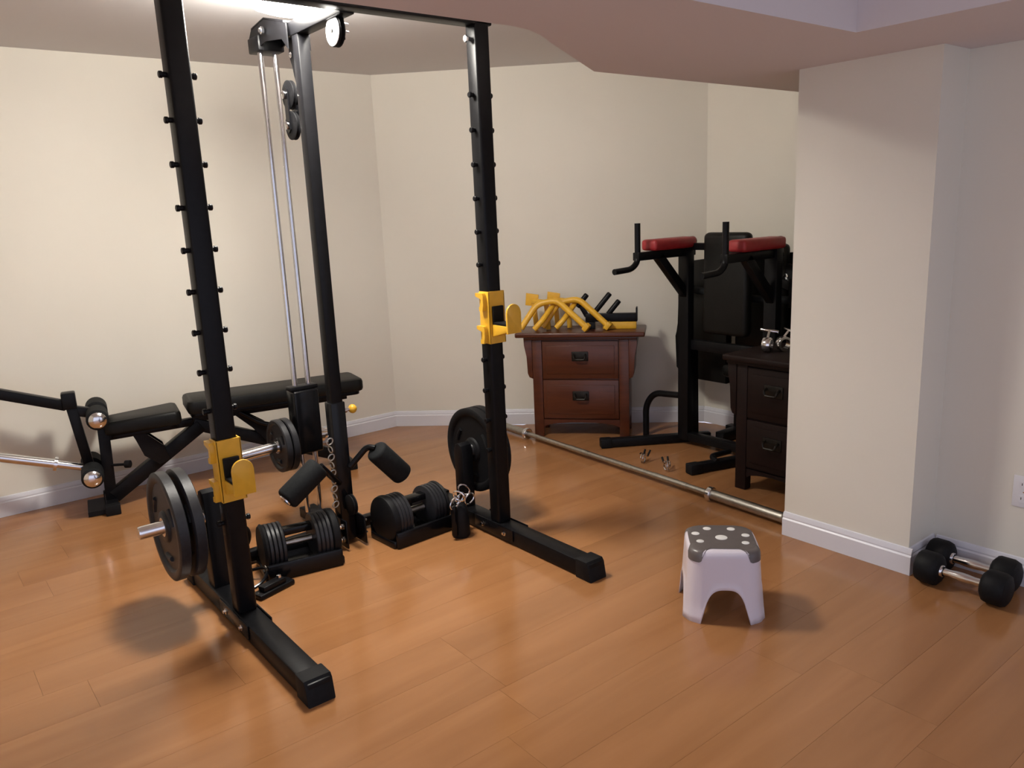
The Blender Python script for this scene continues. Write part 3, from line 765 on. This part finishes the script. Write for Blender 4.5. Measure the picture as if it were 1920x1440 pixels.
for yy, zz in ((2.50, 1.02), (2.56, 0.36)):
    p = Q().lathe((3.97, yy, zz), (-1, 0, 0), [(a, b * 1.2) for a, b in PUL], 28).build('pulley', M_rubber, gym)
    Q().lathe((3.945, yy, zz), (-1, 0, 0), [(0, 0.016), (0.008, 0.016), (0.01, 0.01), (0.01, 0)], 12).build('axle_cap', M_chrome, p)
for k in range(7):
    Q().box((3.90, 2.08, 0.12 + k * 0.052), (3.995, 2.36, 0.168 + k * 0.052), 0.004).build('stack_plate', M_iron, gym)
Q().beam((3.95, 2.22, 0.06), (3.95, 2.22, 0.12), 0.10, 0.24).build('stack_base', M_black, gym)

# ================================================================== STEP STOOL
SRZ = math.radians(-46)
SX, SY, SH = 2.214, 1.630, 0.262
t = stool = thing('step_stool', 'white plastic step stool with a grey dotted top on the open floor', 'stool', (SX, SY, 0), SRZ)
N = 128
def sup(th, half, n=4.2):
    c, s = math.cos(th), math.sin(th)
    k = (abs(c) ** n + abs(s) ** n) ** (-1 / n)
    return k * half * c, k * half * s
def half_at(z):
    return 0.127 + 0.012 * (1 - z / 0.235)
def zbot(th):
    x, y = sup(th, 1.0)
    u = min(abs(x), abs(y))
    if u >= 0.55:
        return 0.0
    return 0.126 * (1 - (u / 0.55) ** 3.2) ** 0.55
mb = MB()
rings = []
prof = [(1.0, 0.235), (0.99, 0.246), (0.965, 0.255), (0.92, 0.260), (0.86, SH), (0.7, SH), (0.45, SH), (0.2, SH)]
nz = 10
for k in range(nz, -1, -1):
    pass
for i in range(nz + 1):
    f = i / nz
    ring = []
    for j in range(N):
        th = 2 * math.pi * j / N
        zb = zbot(th)
        z = zb + (0.235 - zb) * f
        h = half_at(z)
        # legs keep a soft vertical rib, lip at the hem
        x, y = sup(th, 1.0)
        u = min(abs(x), abs(y))
        ridge = 0.004 * math.exp(-((u - 0.60) / 0.06) ** 2) * (1 - f)
        lip = 0.005 if i == 0 else (0.003 if i == 1 else 0)
        x, y = sup(th, h + ridge + lip)
        ring.append(mb._v((x, y, z)))
    rings.append(ring)
for sc, z in prof[1:]:
    ring = []
    for j in range(N):
        th = 2 * math.pi * j / N
        x, y = sup(th, half_at(0.235) * sc, 4.2 if sc > .5 else 3)
        ring.append(mb._v((x, y, z)))
    rings.append(ring)
for A, B in zip(rings[:-1], rings[1:]):
    for j in range(N):
        k = (j + 1) % N
        mb.bm.faces.new((A[j], A[k], B[k], B[j]))
ctr = mb._v((0, 0, SH))
for j in range(N):
    mb.bm.faces.new((rings[-1][j], rings[-1][(j + 1) % N], ctr))
bo = mb.build('body', M_white, stool, angle=60)
sm = bo.modifiers.new('wall', 'SOLIDIFY')
sm.thickness = 0.004
sm.offset = -1
# grey non-slip top that droops over the four corners
mb = MB()
def pad_pt(th, q):
    """q 0..1 from the middle out to the cut edge"""
    x, y = sup(th, 1.0)
    u = min(abs(x), abs(y)) / max(abs(x), abs(y))
    front = (y < 0 and abs(y) >= abs(x))
    k = max(0.0, min(1.0, (u - 0.50) / 0.20))
    k = k * k * (3 - 2 * k)
    flat = 0.74 if front else 0.90
    path = [(0.0, SH), (0.45, SH), (0.74, SH), (0.86, SH), (0.92, 0.260), (0.965, 0.255), (0.99, 0.246), (1.0, 0.235), (1.006, 0.228), (1.012, 0.221)]
    dist = [0]
    for a, b in zip(path[:-1], path[1:]):
        dist.append(dist[-1] + math.hypot((b[0] - a[0]) * 0.127, b[1] - a[1]))
    endf = flat * 0.127
    end = endf * (1 - k) + dist[-1] * k
    dd = q * end
    for i in range(len(path) - 1):
        if dd <= dist[i + 1] + 1e-9:
            f = (dd - dist[i]) / (dist[i + 1] - dist[i])
            sc = path[i][0] + (path[i + 1][0] - path[i][0]) * f
            z = path[i][1] + (path[i + 1][1] - path[i][1]) * f
            break
    x, y = sup(th, 0.127 * sc + 0.0016)
    return (x, y, z + 0.0016)
prev = None
c0 = mb._v((0, 0, SH + 0.0016))
for i in range(1, 15):
    ring = [mb._v(pad_pt(2 * math.pi * j / N, i / 14)) for j in range(N)]
    for j in range(N):
        k = (j + 1) % N
        if prev is None:
            mb.bm.faces.new((c0, ring[j], ring[k]))
        else:
            mb.bm.faces.new((prev[j], ring[j], ring[k], prev[k]))
    prev = ring
mb.build('grip_top', M_grey, stool, angle=60, label='grey non-slip top')
for (x, y, r) in ((0, 0, 0.0215), (-.088, .034, .0145), (-.042, .080, .0145), (.044, .078, .0145), (.088, .022, .0145), (.078, -.044, .0135), (-.078, -.034, .0135)):
    MB().lathe((x, y, SH + 0.001), (0, 0, 1), [(0, r), (0.0012, r), (0.002, r * 0.9), (0.0022, 0)], 24).build('grip_dot', M_dot, stool)

# ================================================================== HEX DUMBBELLS BY THE RIGHT WALL
def dumbbell(label, loc):
    t = thing('dumbbell', label, 'dumbbell', loc, group='dumbbells by the right wall')
    R0 = 0.062
    zc = R0 + 0.001
    for s in (-1, 1):
        MB().lathe((0, s * 0.072, zc), (0, s, 0), [(0, 0), (0, R0 * 0.72), (0.010, R0 * 0.94), (0.020, R0), (0.066, R0), (0.080, R0 * 0.90), (0.088, R0 * 0.62), (0.088, 0)], 12).build('head', M_rubber, t)
        MB().lathe((0, s * 0.074, zc), (0, -s, 0), [(0, 0.024), (0.008, 0.022), (0.010, 0.018)], 18).build('handle_collar', M_chrome, t)
    MB().lathe((0, -0.074, zc), (0, 1, 0), [(0, 0.0150), (0.03, 0.0140), (0.055, 0.0165), (0.074, 0.0175), (0.093, 0.0165), (0.118, 0.0140), (0.148, 0.0150)], 18).build('handle', M_chrome, t, label='chrome handle')
    return t
dumbbell('black dumbbell with chrome handle, the one farther from the wall', (2.915, 1.085, 0))
dumbbell('black dumbbell with chrome handle lying against the right wall baseboard', (3.052, 1.105, 0))

# ================================================================== WALL OUTLET
t = thing('wall_outlet', 'white duplex wall outlet low on the right wall', 'outlet', (3.14, 0.985, 0.36))
MB().box((-0.006, -0.037, -0.060), (-0.0003, 0.037, 0.060), 0.003).build('cover_plate', M_outlet, t)
for zz in (-0.027, 0.027):
    s = MB().prism([(0.017 * math.cos(2 * math.pi * k / 16), zz + max(-0.013, min(0.013, 0.017 * math.sin(2 * math.pi * k / 16)))) for k in range(16)], -0.009, -0.005, YZ).build('socket', M_outlet, t)
    for yy in (-0.006, 0.006):
        MB().box((-0.0096, yy - 0.0012, zz - 0.002), (-0.0088, yy + 0.0012, zz + 0.007)).build('slot', M_slot, s)
MB().lathe((-0.0058, 0, 0), (-1, 0, 0), [(0, 0.003), (0.001, 0.003), (0.0015, 0.0)], 10).build('screw', M_chrome, t)
